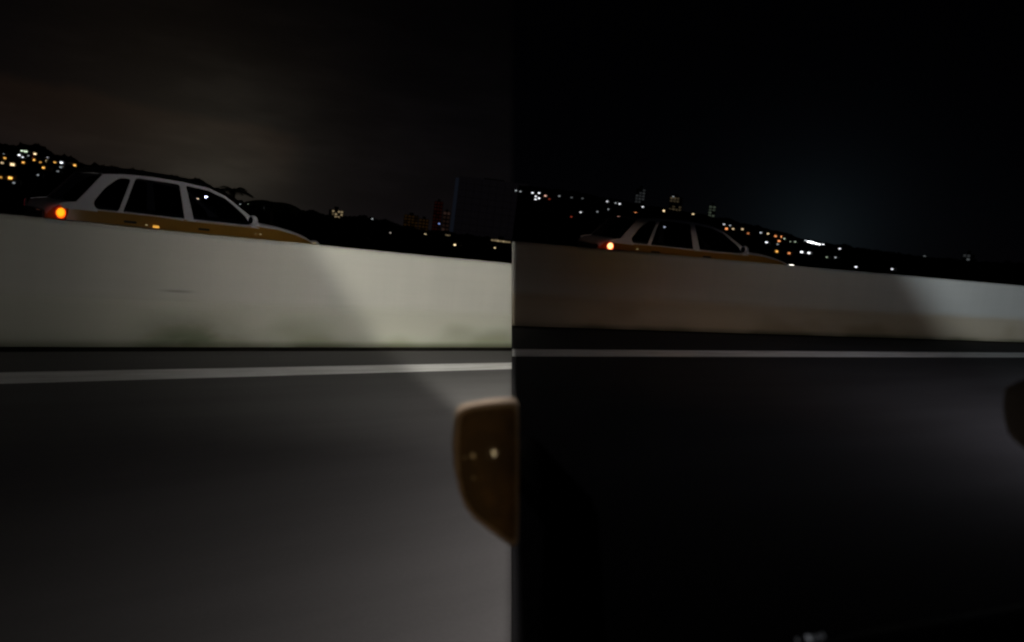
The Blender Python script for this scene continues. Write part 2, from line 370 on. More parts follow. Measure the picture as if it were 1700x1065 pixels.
def make_car(label, cat_label, tail_mat, head_on, glints):
    car = empty('taxi_car', Matrix.Identity(4), label, 'car')
    # lower body: cross-sections lofted from tail to nose
    def hw(x):
        pts = [(0, .60), (.05, .70), (.13, .77), (.30, .805), (.6, .82), (3.2, .815), (3.55, .79), (3.8, .71), (3.93, .60), (3.98, .48)]
        for (a, b), (c, d) in zip(pts, pts[1:]):
            if x <= c: t = (x-a)/(c-a); return b+(d-b)*t
        return pts[-1][1]
    def top(x):
        pts = [(0, .80), (.04, .90), (.12, .935), (.28, .955), (.5, .93), (2.6, .93), (2.84, .95), (3.15, .935), (3.45, .885), (3.7, .82), (3.88, .745), (3.95, .68), (3.98, .60)]
        for (a, b), (c, d) in zip(pts, pts[1:]):
            if x <= c: t = (x-a)/(c-a); return b+(d-b)*t
        return pts[-1][1]
    xs = [0, .02, .05, .09, .13, .2, .3, .45, .6, .85, 1.1, 1.4, 1.7, 2.0, 2.3, 2.6, 2.84, 3.0, 3.15, 3.3, 3.45, 3.6, 3.7, 3.8, 3.88, 3.93, 3.96, 3.98]
    def section(x):
        h = hw(x); t = top(x); b = .24 + (.06 if x < .1 or x > 3.85 else 0)
        sh = min(t-.045, .885)
        if x > 2.7: sh = t - .05
        half = [(0, b), (h*.9, b), (h-.015, b+.05), (h, .42), (h+.004, .60), (h-.002, sh-.08), (h-.012, sh), (h-.04, t-.02), (h-.12, t), (h*.5, t+.008), (0, t+.012)]
        return half
    def loft(sel, name, m, par):
        bm = bmesh.new(); prev = None
        for x in xs:
            s = section(x); full = [(CW/2 - y, z) for y, z in s] + [(CW/2 + y, z) for y, z in s[-2:0:-1]]
            ring = [bm.verts.new((x, y, z)) for y, z in full]
            if prev:
                n = len(ring)
                for k in range(n):
                    if sel(k, n, x): bm.faces.new((prev[k], prev[(k+1) % n], ring[(k+1) % n], ring[k]))
            prev = ring
            if x == xs[0] and sel(-1, 0, x): bm.faces.new(ring)
            if x == xs[-1] and sel(-1, 0, x): bm.faces.new(ring[::-1])
        bmesh.ops.delete(bm, geom=[v for v in bm.verts if not v.link_faces], context='VERTS')
        return bmesh_obj(name, bm, m, par, smooth=True)
    top_rows = {6, 7, 8, 9, 10, 11, 12, 13}
    body = loft(lambda k, n, x: k not in top_rows, 'lower_body', m_gold, car)
    loft(lambda k, n, x: k in top_rows and x > 2.85, 'hood', m_white, car)
    loft(lambda k, n, x: k in top_rows and x <= 2.85 and k >= 0, 'waist_panel', m_white, car)
    # side frames with window openings
    outer = [(.10, .925), (.20, .955)] + ROOFP + [(2.86, .90), (2.84, .872), (1.7, .868), (.5, .868), (.13, .868)]
    for far in (False, True):
        bm = bmesh.new()
        for off in (0.0, .03):
            for loop in (outer, Q_WIN, R_WIN, F_WIN):
                vs = [bm.verts.new((x, z, off)) for x, z in loop]
                for i in range(len(vs)): bm.edges.new((vs[i], vs[(i+1) % len(vs)]))
        for off in (0.0, .03):
            ed = [e for e in bm.edges if abs(e.verts[0].co.z-off) < 1e-6 and abs(e.verts[1].co.z-off) < 1e-6]
            bmesh.ops.triangle_fill(bm, edges=ed, use_beauty=True, use_dissolve=False, normal=(0, 0, 1))
        bm.verts.ensure_lookup_table(); nv = len(bm.verts)//2; k = 0
        for loop in (outer, Q_WIN, R_WIN, F_WIN):
            n = len(loop)
            for i in range(n):
                a, b = k+i, k+(i+1) % n
                bm.faces.new((bm.verts[a], bm.verts[b], bm.verts[b+nv], bm.verts[a+nv]))
            k += n
        for v in bm.verts: v.co = side_map(v.co.x, v.co.y, far, v.co.z)
        bmesh_obj('side_frame', bm, m_white, car)
        for loop in (Q_WIN, R_WIN, F_WIN):
            bm = bmesh.new(); cx = sum(p[0] for p in loop)/len(loop); cz = sum(p[1] for p in loop)/len(loop)
            bm.faces.new([bm.verts.new(side_map(cx+(x-cx)*1.015, cz+(z-cz)*1.02, far, .018)) for x, z in loop])
            pane = bmesh_obj('side_window', bm, m_glass, car)
            bm = bmesh.new(); ins = [side_map(cx+(x-cx)*.985, cz+(z-cz)*.972, far, .010) for x, z in loop]; ous = [side_map(cx+(x-cx)*1.004, cz+(z-cz)*1.006, far, .008) for x, z in loop]
            a = [bm.verts.new(p) for p in ins]; b = [bm.verts.new(p) for p in ous]
            for i in range(len(a)): bm.faces.new((a[i], a[(i+1) % len(a)], b[(i+1) % len(a)], b[i]))
            bmesh_obj('window_seal', bm, m_black, pane)
    # roof skin, windscreen, rear window
    def across(i0, i1, name, m, lift=0.0, shrink=0.0, n=8, edge=True):
        bm = bmesh.new(); prev = None
        pts = []
        for (a, b) in zip(ROOFP[i0:i1], ROOFP[i0+1:i1+1]):
            for t in (0, .5): pts.append((a[0]+(b[0]-a[0])*t, a[1]+(b[1]-a[1])*t))
        pts.append(ROOFP[i1])
        for x, z in pts:
            y0 = inset(z)+shrink; row = []
            for k in range(n+1):
                t = k/n; y = y0 + (CW-2*y0)*t; crown = math.sin(math.pi*t)
                bow = .085*crown*(1 if i0 == 1 else .6)
                dx = -.10*crown if i0 == 0 else (.16*crown if i1 == 8 and i0 > 4 else 0)
                row.append(bm.verts.new((x+dx*(1 if i0 != 1 else 0), y, z + lift + (bow if i0 == 1 else 0))))
            if prev:
                for k in range(n): bm.faces.new((prev[k], prev[k+1], row[k+1], row[k]))
            prev = row
        return bmesh_obj(name, bm, m, car, smooth=True)
    across(1, 6, 'roof', m_black, .004)
    across(6, 8, 'windscreen', m_glass, -.004, .02)
    across(0, 1, 'rear_window', m_glass, -.004, .02)
    # tailgate below the rear window, bumpers, plate
    bm = bmesh.new(); box(bm, (-.012, CW/2, .64), (.03, 1.02, .36)); bmesh.ops.bevel(bm, geom=bm.edges[:], offset=.012, segments=2, affect='EDGES')
    tg = bmesh_obj('tailgate', bm, m_black, car)
    bm = bmesh.new(); box(bm, (-.032, CW/2, .60), (.012, .42, .13)); bmesh_obj('number_plate', bm, m_chrome, tg)
    bm = bmesh.new(); box(bm, (-.034, CW*.36, .80), (.02, .16, .018)); bmesh_obj('handle', bm, m_chrome, tg)
    for x in (.02, 3.92):
        bm = bmesh.new(); box(bm, (x, CW/2, .42), (.17, 1.60 if x < 1 else 1.42, .17)); bmesh.ops.bevel(bm, geom=bm.edges[:], offset=.05, segments=3, affect='EDGES')
        bmesh_obj('bumper', bm, m_black, car, smooth=True)
    # lamps
    for far in (False, True):
        y = .085 if not far else CW-.085
        bm = bmesh.new(); bmesh.ops.create_uvsphere(bm, u_segments=18, v_segments=12, radius=1)
        for v in bm.verts:
            c = v.co; v.co = V(((.03 if far else .125) + c.x*(.012 if far else .072), (y if far else .055) + c.y*(.012 if far else .06), (.86 if far else .80) + c.z*(.062 if far else .088)))
        lamp_o = bmesh_obj('tail_light', bm, (m_black if head_on else m_tailfar) if far else tail_mat, car, smooth=True)
        bm = bmesh.new(); bmesh.ops.create_uvsphere(bm, u_segments=18, v_segments=10, radius=1)
        for v in bm.verts: c = v.co; v.co = V(((.036 if far else .128) + c.x*(.018 if far else .084), (y if far else .062) + c.y*(.018 if far else .060), (.86 if far else .80) + c.z*(.072 if far else .104)))
        bmesh_obj('light_surround_or_halo', bm, m_black if far else mat_halo, lamp_o, smooth=True)  # the near one glows to imitate the lamp's halo
        bm = bmesh.new(); bmesh.ops.create_uvsphere(bm, u_segments=14, v_segments=10, radius=1)
        hy = .22 if not far else CW-.22
        for v in bm.verts: c = v.co; v.co = V((3.90 + c.x*.075, hy + c.y*.14, .715 + c.z*.06))
        bmesh_obj('headlight', bm, m_headon if head_on else m_headoff, car, smooth=True)
        # mirrors
        bm = bmesh.new(); bmesh.ops.create_uvsphere(bm, u_segments=14, v_segments=10, radius=1); sy = -.095 if not far else CW+.095
        for v in bm.verts:
            c = v.co; v.co = V((2.675 + c.x*(.075 if c.x > 0 else .035), sy + c.y*.10, .985 + c.z*.082))
        mi = bmesh_obj('wing_mirror', bm, m_white, car, smooth=True)
        bm = bmesh.new(); cyl(bm, (2.70, sy*.5 if not far else CW+.04, .935), (2.69, sy*.9 if not far else CW+.09, .95), .022); bmesh_obj('mirror_arm', bm, m_black, mi)
        bm = bmesh.new(); bmesh.ops.create_uvsphere(bm, u_segments=14, v_segments=8, radius=1)
        for v in bm.verts: c = v.co; v.co = V((2.644 + c.x*.008, sy + c.y*.078, .985 + c.z*.056))
        bmesh_obj('mirror_glass', bm, m_mirrorglass, mi, smooth=True)
        for hx in (.97, 1.99):
            bm = bmesh.new(); box(bm, (hx, -.012 if not far else CW+.012, .775), (.17, .02, .034)); bmesh.ops.bevel(bm, geom=bm.edges[:], offset=.008, segments=2, affect='EDGES')
            bmesh_obj('door_handle', bm, m_black, car)
        for wx in (.66, 3.17):                                     # wheels
            wy = .10 if not far else CW-.10
            bm = bmesh.new(); cyl(bm, (wx, wy-.09, .29), (wx, wy+.09, .29), .29, n=24); bmesh.ops.bevel(bm, geom=[e for e in bm.edges if len(e.link_faces[0].verts) > 4 or len(e.link_faces[1].verts) > 4], offset=.02, segments=2, affect='EDGES')
            w = bmesh_obj('wheel', bm, m_rubber, car)
            oy = wy-.094 if not far else wy+.094
            bm = bmesh.new(); cyl(bm, (wx, oy-.006, .29), (wx, oy+.006, .29), .18, n=20); bmesh_obj('rim', bm, m_rim, w)
    for gx, gz, gm, sz in glints:
        bm = bmesh.new(); box(bm, (gx, -.013, gz), (sz, .012, sz*.38)); bmesh.ops.bevel(bm, geom=bm.edges[:], offset=.003, segments=1, affect='EDGES')
        bmesh_obj('body_glint', bm, gm, car)  # small glowing chips that imitate reflections on the bodywork
    # cabin
    for sx in (1.05, 1.95):
        for sy in (.42, CW-.42):
            bm = bmesh.new(); box(bm, (sx, sy, .72), (.14, .50, .56)); box(bm, (sx+.25, sy, .45), (.5, .5, .14)); bmesh.ops.bevel(bm, geom=bm.edges[:], offset=.04, segments=2, affect='EDGES')
            st = bmesh_obj('seat', bm, m_seat, car, smooth=True)
            bm = bmesh.new(); box(bm, (sx-.02, sy, 1.09), (.09, .25, .16)); bmesh.ops.bevel(bm, geom=bm.edges[:], offset=.035, segments=2, affect='EDGES'); bmesh_obj('headrest', bm, m_seat, st, smooth=True)
    bm = bmesh.new(); box(bm, (2.72, CW/2, .80), (.30, 1.36, .2)); bmesh.ops.bevel(bm, geom=bm.edges[:], offset=.05, segments=2, affect='EDGES'); bmesh_obj('dashboard', bm, m_black, car)
    bm = bmesh.new(); r = bmesh.ops.create_cone(bm, segments=20, radius1=.19, radius2=.19, depth=.02, cap_ends=False)
    bmesh.ops.transform(bm, matrix=Matrix.Translation((2.45, CW-.42, .93)) @ Matrix.Rotation(math.radians(65), 4, 'Y'), verts=bm.verts[:])
    bmesh.ops.solidify(bm, geom=bm.faces[:], thickness=.02); bmesh_obj('steering_wheel', bm, m_black, car)
    return car
mat_halo = mat('tail_halo', (.12, .008, .006), .35, build=lensf((.30, .004, .002), (.12, .002, .002), (.02, .001, .001), 1.0))  # red halo of the tail light, painted as glow
m_headon = emit('lit_headlight', (1.0, .97, .86), 5.0, True)
m_headoff = mat('unlit_headlight', (.55, .55, .56), .15, build=grain(.05, 30))
m_mirrorglass = mat('mirror_glass', (.04, .04, .08), .08, .9)
m_amber = emit('amber_glint', (1.0, .50, .08), .75); m_pale = emit('pale_glint', (1.0, .80, .45), .38)  # glowing colours for the glints on the car sides
def car_matrix(fr, q, M):
    a, p, yaw, zo, sx = q; c, s = math.cos(yaw), math.sin(yaw)
    d = fr['d']*c + fr['n']*s; n = -fr['d']*s + fr['n']*c
    o = fr['foot'] + fr['d']*a + fr['n']*(fr['w']+p) + fr['up']*zo
    return Matrix.Translation(o) @ Matrix((d, n, fr['up'])).transposed().to_4x4() @ Matrix.Diagonal((sx, 1, 1, 1))
car1 = make_car('large gold and white taxi saloon with glowing orange tail light, behind the bright pale barrier', 'car', m_tail, False,
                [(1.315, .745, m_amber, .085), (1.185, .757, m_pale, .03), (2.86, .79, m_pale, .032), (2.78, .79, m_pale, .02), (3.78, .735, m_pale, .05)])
car1.matrix_world = car_matrix(FL, (2.75, 5.4, 0, 0, 1), ML)
car2 = make_car('dim gold and white taxi saloon with lit headlight, behind the dark right barrier', 'car', m_tail2, True,
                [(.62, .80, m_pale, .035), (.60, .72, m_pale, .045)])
car2.matrix_world = car_matrix(FR, (8.624, 5.164, -.202, .0, 1.09), MR)
def red_glow(car, e):
    ld = bpy.data.lights.new('tail_light_glow', 'POINT'); ld.energy = e; ld.color = (1, .06, .01); ld.shadow_soft_size = .05
    o = bpy.data.objects.new('tail_light_glow', ld); COL.objects.link(o); o.parent = car; o.location = (-.10, .10, .80)
red_glow(car1, .10); red_glow(car2, .10)

# ------------------------------------------------------------------ ground and the two hillsides
SIL_L = [(-700, 150), (-300, 200), (-60, 238), (0, 243), (60, 247), (100, 262), (130, 273), (250, 290), (330, 303), (400, 337), (450, 341), (500, 352), (560, 362), (640, 368), (700, 396), (760, 401), (849, 412)]
SIL_R = [(849, 310), (950, 322), (1050, 341), (1200, 366), (1300, 389), (1335, 399), (1420, 414), (1540, 430), (1640, 437), (1700, 441), (2100, 478), (2600, 560)]
def silprof(S):
    out = []
    for x, y in S:
        r = ray(x, y); out.append((math.atan2(r.x, r.y), r.z/math.hypot(r.x, r.y)))
    return out
def interp(P, a):
    if a <= P[0][0]: return P[0][1]
    for (x0, y0), (x1, y1) in zip(P, P[1:]):
        if a <= x1: return y0+(y1-y0)*(a-x0)/(x1-x0)
    return P[-1][1]
PL_, PR_ = silprof(SIL_L), silprof(SIL_R)
def ridge(P, a, D):
    e = interp(P, a)
    j = .0022*noise.noise(V((a*60, D, 1))) + .0016*noise.noise(V((a*190, D, 4)))
    return max(.2, CAMH + (e + j)*D)
R0, R1 = 90.0, 430.0
def hill_z(P, a, r):
    t = min(1, max(0, (r-R0)/(R1-R0))); t = t*t*(3-2*t)
    und = .6*noise.noise(V((math.sin(a)*r*.02, math.cos(a)*r*.02, 7)))*t
    h = ridge(P, a, R1)
    if r > R1: return h*(1 - (r-R1)/900)
    return -.5 + (h+.5)*t + und*(1-t)*3
def hill(name, P, a0, a1, na=420):
    bm = bmesh.new(); rs = [60, 90, 120, 150, 185, 220, 255, 290, 325, 360, 390, 415, 430, 470, 560, 700]; prev = None
    for i in range(na+1):
        a = a0+(a1-a0)*i/na
        row = [bm.verts.new((math.sin(a)*r, math.cos(a)*r, hill_z(P, a, r))) for r in rs]
        if prev:
            for k in range(len(rs)-1): bm.faces.new((prev[k], prev[k+1], row[k+1], row[k]))
        prev = row
    for side in (0, 1): pass
    o = bmesh_obj(name, bm, m_earth, smooth=True); return tag(o, kind='structure')
aS = math.atan2(ray(849, 400).x, ray(849, 400).y)
hill('hill', PL_, -1.15, aS + .0004)
hill('hill', PR_, aS + .0006, 1.15)
bm = bmesh.new(); bmesh.ops.create_grid(bm, x_segments=2, y_segments=2, size=3000)
for v in bm.verts: v.co.z = -.6
tag(bmesh_obj('ground', bm, m_earth), kind='structure')
def on_hill(x, y, r_far=None):              # where the line of sight meets the hillside
    P = PL_ if x < 849 else PR_
    r = ray(x, y).normalized(); a = math.atan2(r.x, r.y); h = math.hypot(r.x, r.y)
    t = 100.0
    while t < 426:
        p = CAM + r*(t/h)
        if p.z <= hill_z(P, a, t): return p, t
        t += 2
    return CAM + r*(426/h), 426
def ground_at(p):
    a = math.atan2(p.x, p.y); P = PL_ if a < aS + .0005 else PR_
    return hill_z(P, a, math.hypot(p.x, p.y))

# dark wood along the ridge and lower slopes: nobody could count it
def wood(P, a0, a1, n, rmin, rmax, hmax):
    bm = bmesh.new()
    for i in range(n):
        a = random.uniform(a0, a1); r = random.uniform(rmin, rmax)
        z = hill_z(P, a, r); big = max(.15, .5+.5*noise.noise(V((a*75, r*.02, 2)))+.35*noise.noise(V((a*260, r*.05, 9))))
        H = hmax*big; c = V((math.sin(a)*r, math.cos(a)*r, z + random.random()**1.3*H))
        s = random.uniform(.25, .6)
        u = V((random.uniform(-1, 1), random.uniform(-1, 1), random.uniform(-1, 1))).normalized(); w = u.orthogonal().normalized()
        quad(bm, [c-u*s-w*s*.6, c+u*s-w*s*.4, c+u*s*.8+w*s*.6, c-u*s*.7+w*s*.5])
    return bm
tag(bmesh_obj('distant_wood', wood(PL_, PL_[0][0]+.25, aS-.001, 26000, 424, 440, 2.6), m_leaf), 'dark belt of trees along the left skyline', 'woodland', kind='stuff')
tag(bmesh_obj('hillside_wood', wood(PR_, aS+.003, PR_[-2][0], 14000, 424, 440, 1.6), m_leaf), 'black belt of trees along the right skyline', 'woodland', kind='stuff')

# ------------------------------------------------------------------ palms behind the big car
def palm(px, py, dist, length, nf, label, lean=0.0, flat=0.0):
    r = ray(px, py).normalized(); c = CAM + r*(dist/math.hypot(r.x, r.y))
    t = empty('palm_tree', V((c.x, c.y, -.6)), label, 'palm tree')
    bm = bmesh.new(); k = 7; H = c.z+.6; prevp = V((lean, 0, 0))
    for i in range(k):
        p0 = V((lean*(1-i/k)**2, 0, H*i/k)); p1 = V((lean*(1-(i+1)/k)**2, 0, H*(i+1)/k)); cyl(bm, p0, p1, .20-.012*i, .19-.012*i, 8, False)
    bmesh_obj('trunk', bm, m_bark, t)
    for i in range(nf):
        az = 2*math.pi*i/nf + random.uniform(-.3, .3); up0 = random.uniform(.1, .75)*(1-flat); Lf = length*random.uniform(.75, 1.15)
        d = V((math.cos(az), math.sin(az), 0)); bm = bmesh.new(); N = 12; pts = []
        for j in range(N+1):
            s = j/N; pts.append(V((0, 0, H)) + d*Lf*s*(1-.15*s) + V((0, 0, Lf*(up0*s - (.30+up0*.45)*s*s))))
        for j in range(N):
            cyl(bm, pts[j], pts[j+1], .03*(1-j/N)+.008, n=4, cap=False)
            side = (pts[j+1]-pts[j]).normalized().cross(V((0, 0, 1))).normalized()
            for q in (-1, 1):
                for h in (0, .5):
                    b0 = pts[j].lerp(pts[j+1], h); ll = Lf*.26*math.sin(math.pi*min(.97, (j+h+.6)/(N+1)))+.08
                    tip = b0 + side*q*ll + (pts[j+1]-pts[j])*1.2 + V((0, 0, -ll*.45))
                    wv = (pts[j+1]-pts[j])*.55
                    bm.faces.new([bm.verts.new(b0), bm.verts.new(b0+wv), bm.verts.new(tip)])
        bmesh_obj('frond', bm, m_leaf, t)
palm(388, 316, 62, 1.55, 13, 'feathery palm rising just behind the windscreen of the big gold car', .5)
palm(452, 336, 66, 2.9, 15, 'low spreading palm with long drooping fronds beyond the bonnet of the big gold car', .3, .65)

# ------------------------------------------------------------------ town lights on the hills
EM = {}
PAL = dict(amber=(1.0, .50, .10), cream=(1.0, .76, .42), white=(.92, .95, 1.0), green=(.80, 1.0, .72), grey=(.55, .60, .62), orange=(1.0, .36, .12), red=(.9, .12, .06), pink=(1.0, .55, .42), blue=(.30, .45, 1.0), dull=(.40, .36, .30), violet_haze=(.95, .80, 1.0))
def em(c, b):
    k = (c, round(b, 2))
    if k not in EM: EM[k] = emit('lit_'+c, PAL[c], b*1.35)
    return EM[k]
m_housewall = mat('house_wall', (.22, .18, .15), .9, build=grain(.2, 1)); m_roof = mat('roof_tile', (.12, .06, .045), .9, build=grain(.3, 4))
m_pole = mat('lamp_post_steel', (.2, .2, .2), .5, .6)
def street_lamp(p, r, size, c, b, label, group):
    g0 = ground_at(p); o = empty('street_lamp', V((p.x, p.y, min(g0, p.z-2.5))), label, 'street lamp', group)
    H = p.z - o.location.z; face = math.atan2(-p.x, -p.y)
    side = V((math.cos(face), -math.sin(face), 0))*.9
    bm = bmesh.new(); cyl(bm, -side, -side+V((0, 0, H+.5)), .09, .06, 6); cyl(bm, -side+V((0, 0, H+.5)), V((0, 0, H+.32)), .05, .05, 5)
    bmesh_obj('pole', bm, m_pole, o)
    bm = bmesh.new(); bmesh.ops.create_uvsphere(bm, u_segments=10, v_segments=6, radius=size/2)
    for v in bm.verts: v.co = V((v.co.x*1.25, v.co.y*1.25, v.co.z*.75 + H))
    bmesh_obj('lamp_head', bm, em(c, b), o, smooth=True)
def house(p, r, size, c, b, label, group):
    g0 = ground_at(p); face = math.atan2(p.x, p.y)
    o = empty('house', Matrix.Identity(4), label, 'house', group); o.location = (p.x, p.y, min(g0-.3, p.z-1.6)); o.rotation_euler.z = -face
    H = p.z - o.location.z; w = size*1.25 + random.uniform(1.2, 2.4); d = random.uniform(3, 5); top = H + size*.4 + .25
    bm = bmesh.new(); box(bm, (random.uniform(-1, 1), d/2+.05, top/2), (w, d, top)); cx = sum(v.co.x for v in bm.verts)/8
    bmesh_obj('wall', bm, m_housewall, o)
    bm = bmesh.new(); poly_prism(bm, [(cx-w/2-.3, -.2, top), (cx+w/2+.3, -.2, top), (cx, -.2, top+.6)], (0, d+.5, 0)); bmesh_obj('roof', bm, m_roof, o)
    bm = bmesh.new(); box(bm, (0, -.02, H), (size*1.05, .1, size*.75)); f = bmesh_obj('window', bm, em(c, b), o)
    bm = bmesh.new(); box(bm, (0, -.09, H), (.05, .03, size*.8)); bmesh_obj('window_bar', bm, m_pole, f)
ORD = 'first second third fourth fifth sixth seventh eighth ninth tenth eleventh twelfth thirteenth fourteenth fifteenth sixteenth'.split()
def ordinals(rows, txt):                    # like things are told apart by their order from the left
    out = []; ranks = {}
    for row in rows:
        if row[7]: ranks.setdefault(row[7], []).append(row[1])
    for row in rows:
        row = list(row)
        if row[7]: row[6] = '%s, %s of %d from the left' % (txt[row[7]], ORD[sorted(ranks[row[7]]).index(row[1])], len(ranks[row[7]]))
        out.append(row)
    return out
def put(kind, x, y, d, c, b, label, group=None):
    p, r = on_hill(x, y); p = CAM + (p-CAM)*((r-9)/r); r -= 9; size = d*.52/FP*r
    (street_lamp if kind == 'L' else house)(p, r, size, c, b, label, group)
gA = 'amber-lit windows on the far left hillside'; gW = 'white street lamps on the far left hillside'; gD = 'faint lamps on the far left hillside'
ROWS = [
    ('L', 6.8, 255.5, 4, 'grey', .45, 'faint grey street lamp on the far left hillside', gD), ('H', 8, 262, 5, 'amber', 1.0, None, gA),
    ('H', 3.5, 270, 6, 'cream', .5, 'house with a dull cream window on the left edge of the hillside', None),
    ('H', 20.6, 272.7, 9, 'cream', 1.1, 'house with the widest cream lit window on the far left hillside', None),
    ('L', 31.8, 257, 6, 'white', 1.2, None, gW), ('L', 36.3, 250, 5.5, 'green', .8, 'greenish street lamp, left of the two at the top of the left hill', None),
    ('L', 42.5, 251, 8, 'green', .8, 'large greenish street lamp at the very top of the left hill', None), ('L', 37.5, 260.5, 5, 'white', .8, None, gW),
    ('H', 38.5, 269.3, 5, 'amber', 1.3, None, gA), ('H', 58, 255, 5.5, 'cream', 1.5, None, gA), ('H', 57, 265, 5, 'amber', 1.7, None, gA),
    ('L', 55, 261, 4, 'red', .5, 'dim red lamp between amber windows on the left hill', None), ('H', 67, 269, 4.5, 'amber', .6, None, gA),
    ('H', 75, 267, 5.5, 'cream', 1.1, None, gA), ('L', 78, 261.5, 5, 'white', .75, None, gW), ('H', 72, 278, 5.5, 'amber', 1.4, None, gA),
    ('H', 91, 269, 5, 'amber', .8, None, gA), ('L', 102, 269.5, 7, 'white', 1.3, 'brightest white street lamp on the left hill, above the car', None),
    ('L', 101, 277, 6, 'grey', .3, None, gD), ('H', 124, 274, 5.5, 'amber', 1.4, 'house with a lone amber window furthest right on the left hill', None),
    ('L', 63, 290, 4.5, 'grey', .5, None, gD), ('L', 96, 284, 6, 'grey', .2, None, gD),
    ('H', 17, 295, 8, 'amber', 1.7, 'lowest house on the left hill with a bright large amber window', None), ('L', 23, 303, 6, 'grey', .35, None, gD),
    ('H', 1, 294, 6, 'amber', .5, 'house with an orange window cut by the left edge of the picture', None), ('H', 10, 294, 5, 'amber', .35, None, gA), ('L', 47, 258, 4, 'grey', .4, None, gD),
    ('L', 327, 330, 6, 'cream', 130., 'lamp seen through the front window of the big car, left of a brighter one', None),
    ('L', 342, 326.5, 7, 'white', 260., 'bright white lamp seen through the front side window of the big car', None),
    ('L', 341, 362, 6, 'red', 90., 'small red lamp seen low through the front side window of the big car', None),
    ('L', 399, 339, 4.5, 'grey', .6, 'faint lamp just right of the windscreen pillar of the big car', None), ('L', 412, 338.5, 5, 'green', .9, 'small white lamp below the feathery palm', None), ('L', 438, 345, 4.5, 'grey', .45, 'faint lamp below the low spreading palm', None),
    ('L', 578, 404, 4, 'grey', .6, 'faint low lamp left of another, just above the bright barrier', None), ('L', 599, 399.5, 4.5, 'grey', .7, 'faint low lamp, the right one of two above the bright barrier', None), ('L', 618, 363, 4.5, 'grey', .65, 'faint lamp on the treeline between the palms and the towers', None),
    ('L', 648, 386, 4.5, 'dull', .8, 'faint brownish lamp below the left end of the towers', None), ('L', 706, 388.5, 5.5, 'cream', .8, 'warm lamp at the foot of the reddish tower', None),
    ('L', 755, 406, 6.5, 'cream', 1.3, 'bright yellowish lamp below the wide dark tower', None)]
for row in ordinals(ROWS, {gA: 'house with an amber window, left hill', gW: 'white street lamp, left hill', gD: 'faint grey lamp, left hill'}): put(*row)
hA = 'white street lamps along the dark right hillside'; hO = 'houses with orange windows on the right hillside'; hF = 'very faint lamps on the right hillside'; hC = 'bright white lamps clustered at the left end of the right hill'; hT = 'orange house windows left of the floodlights'
TXT = {hA: 'white lamp, right hill', hO: 'house with an orange window above the dim car', hF: 'faint grey lamp, right hill', hC: 'bright lamp in the white cluster, right hill', hT: 'orange-windowed house left of the floodlights'}
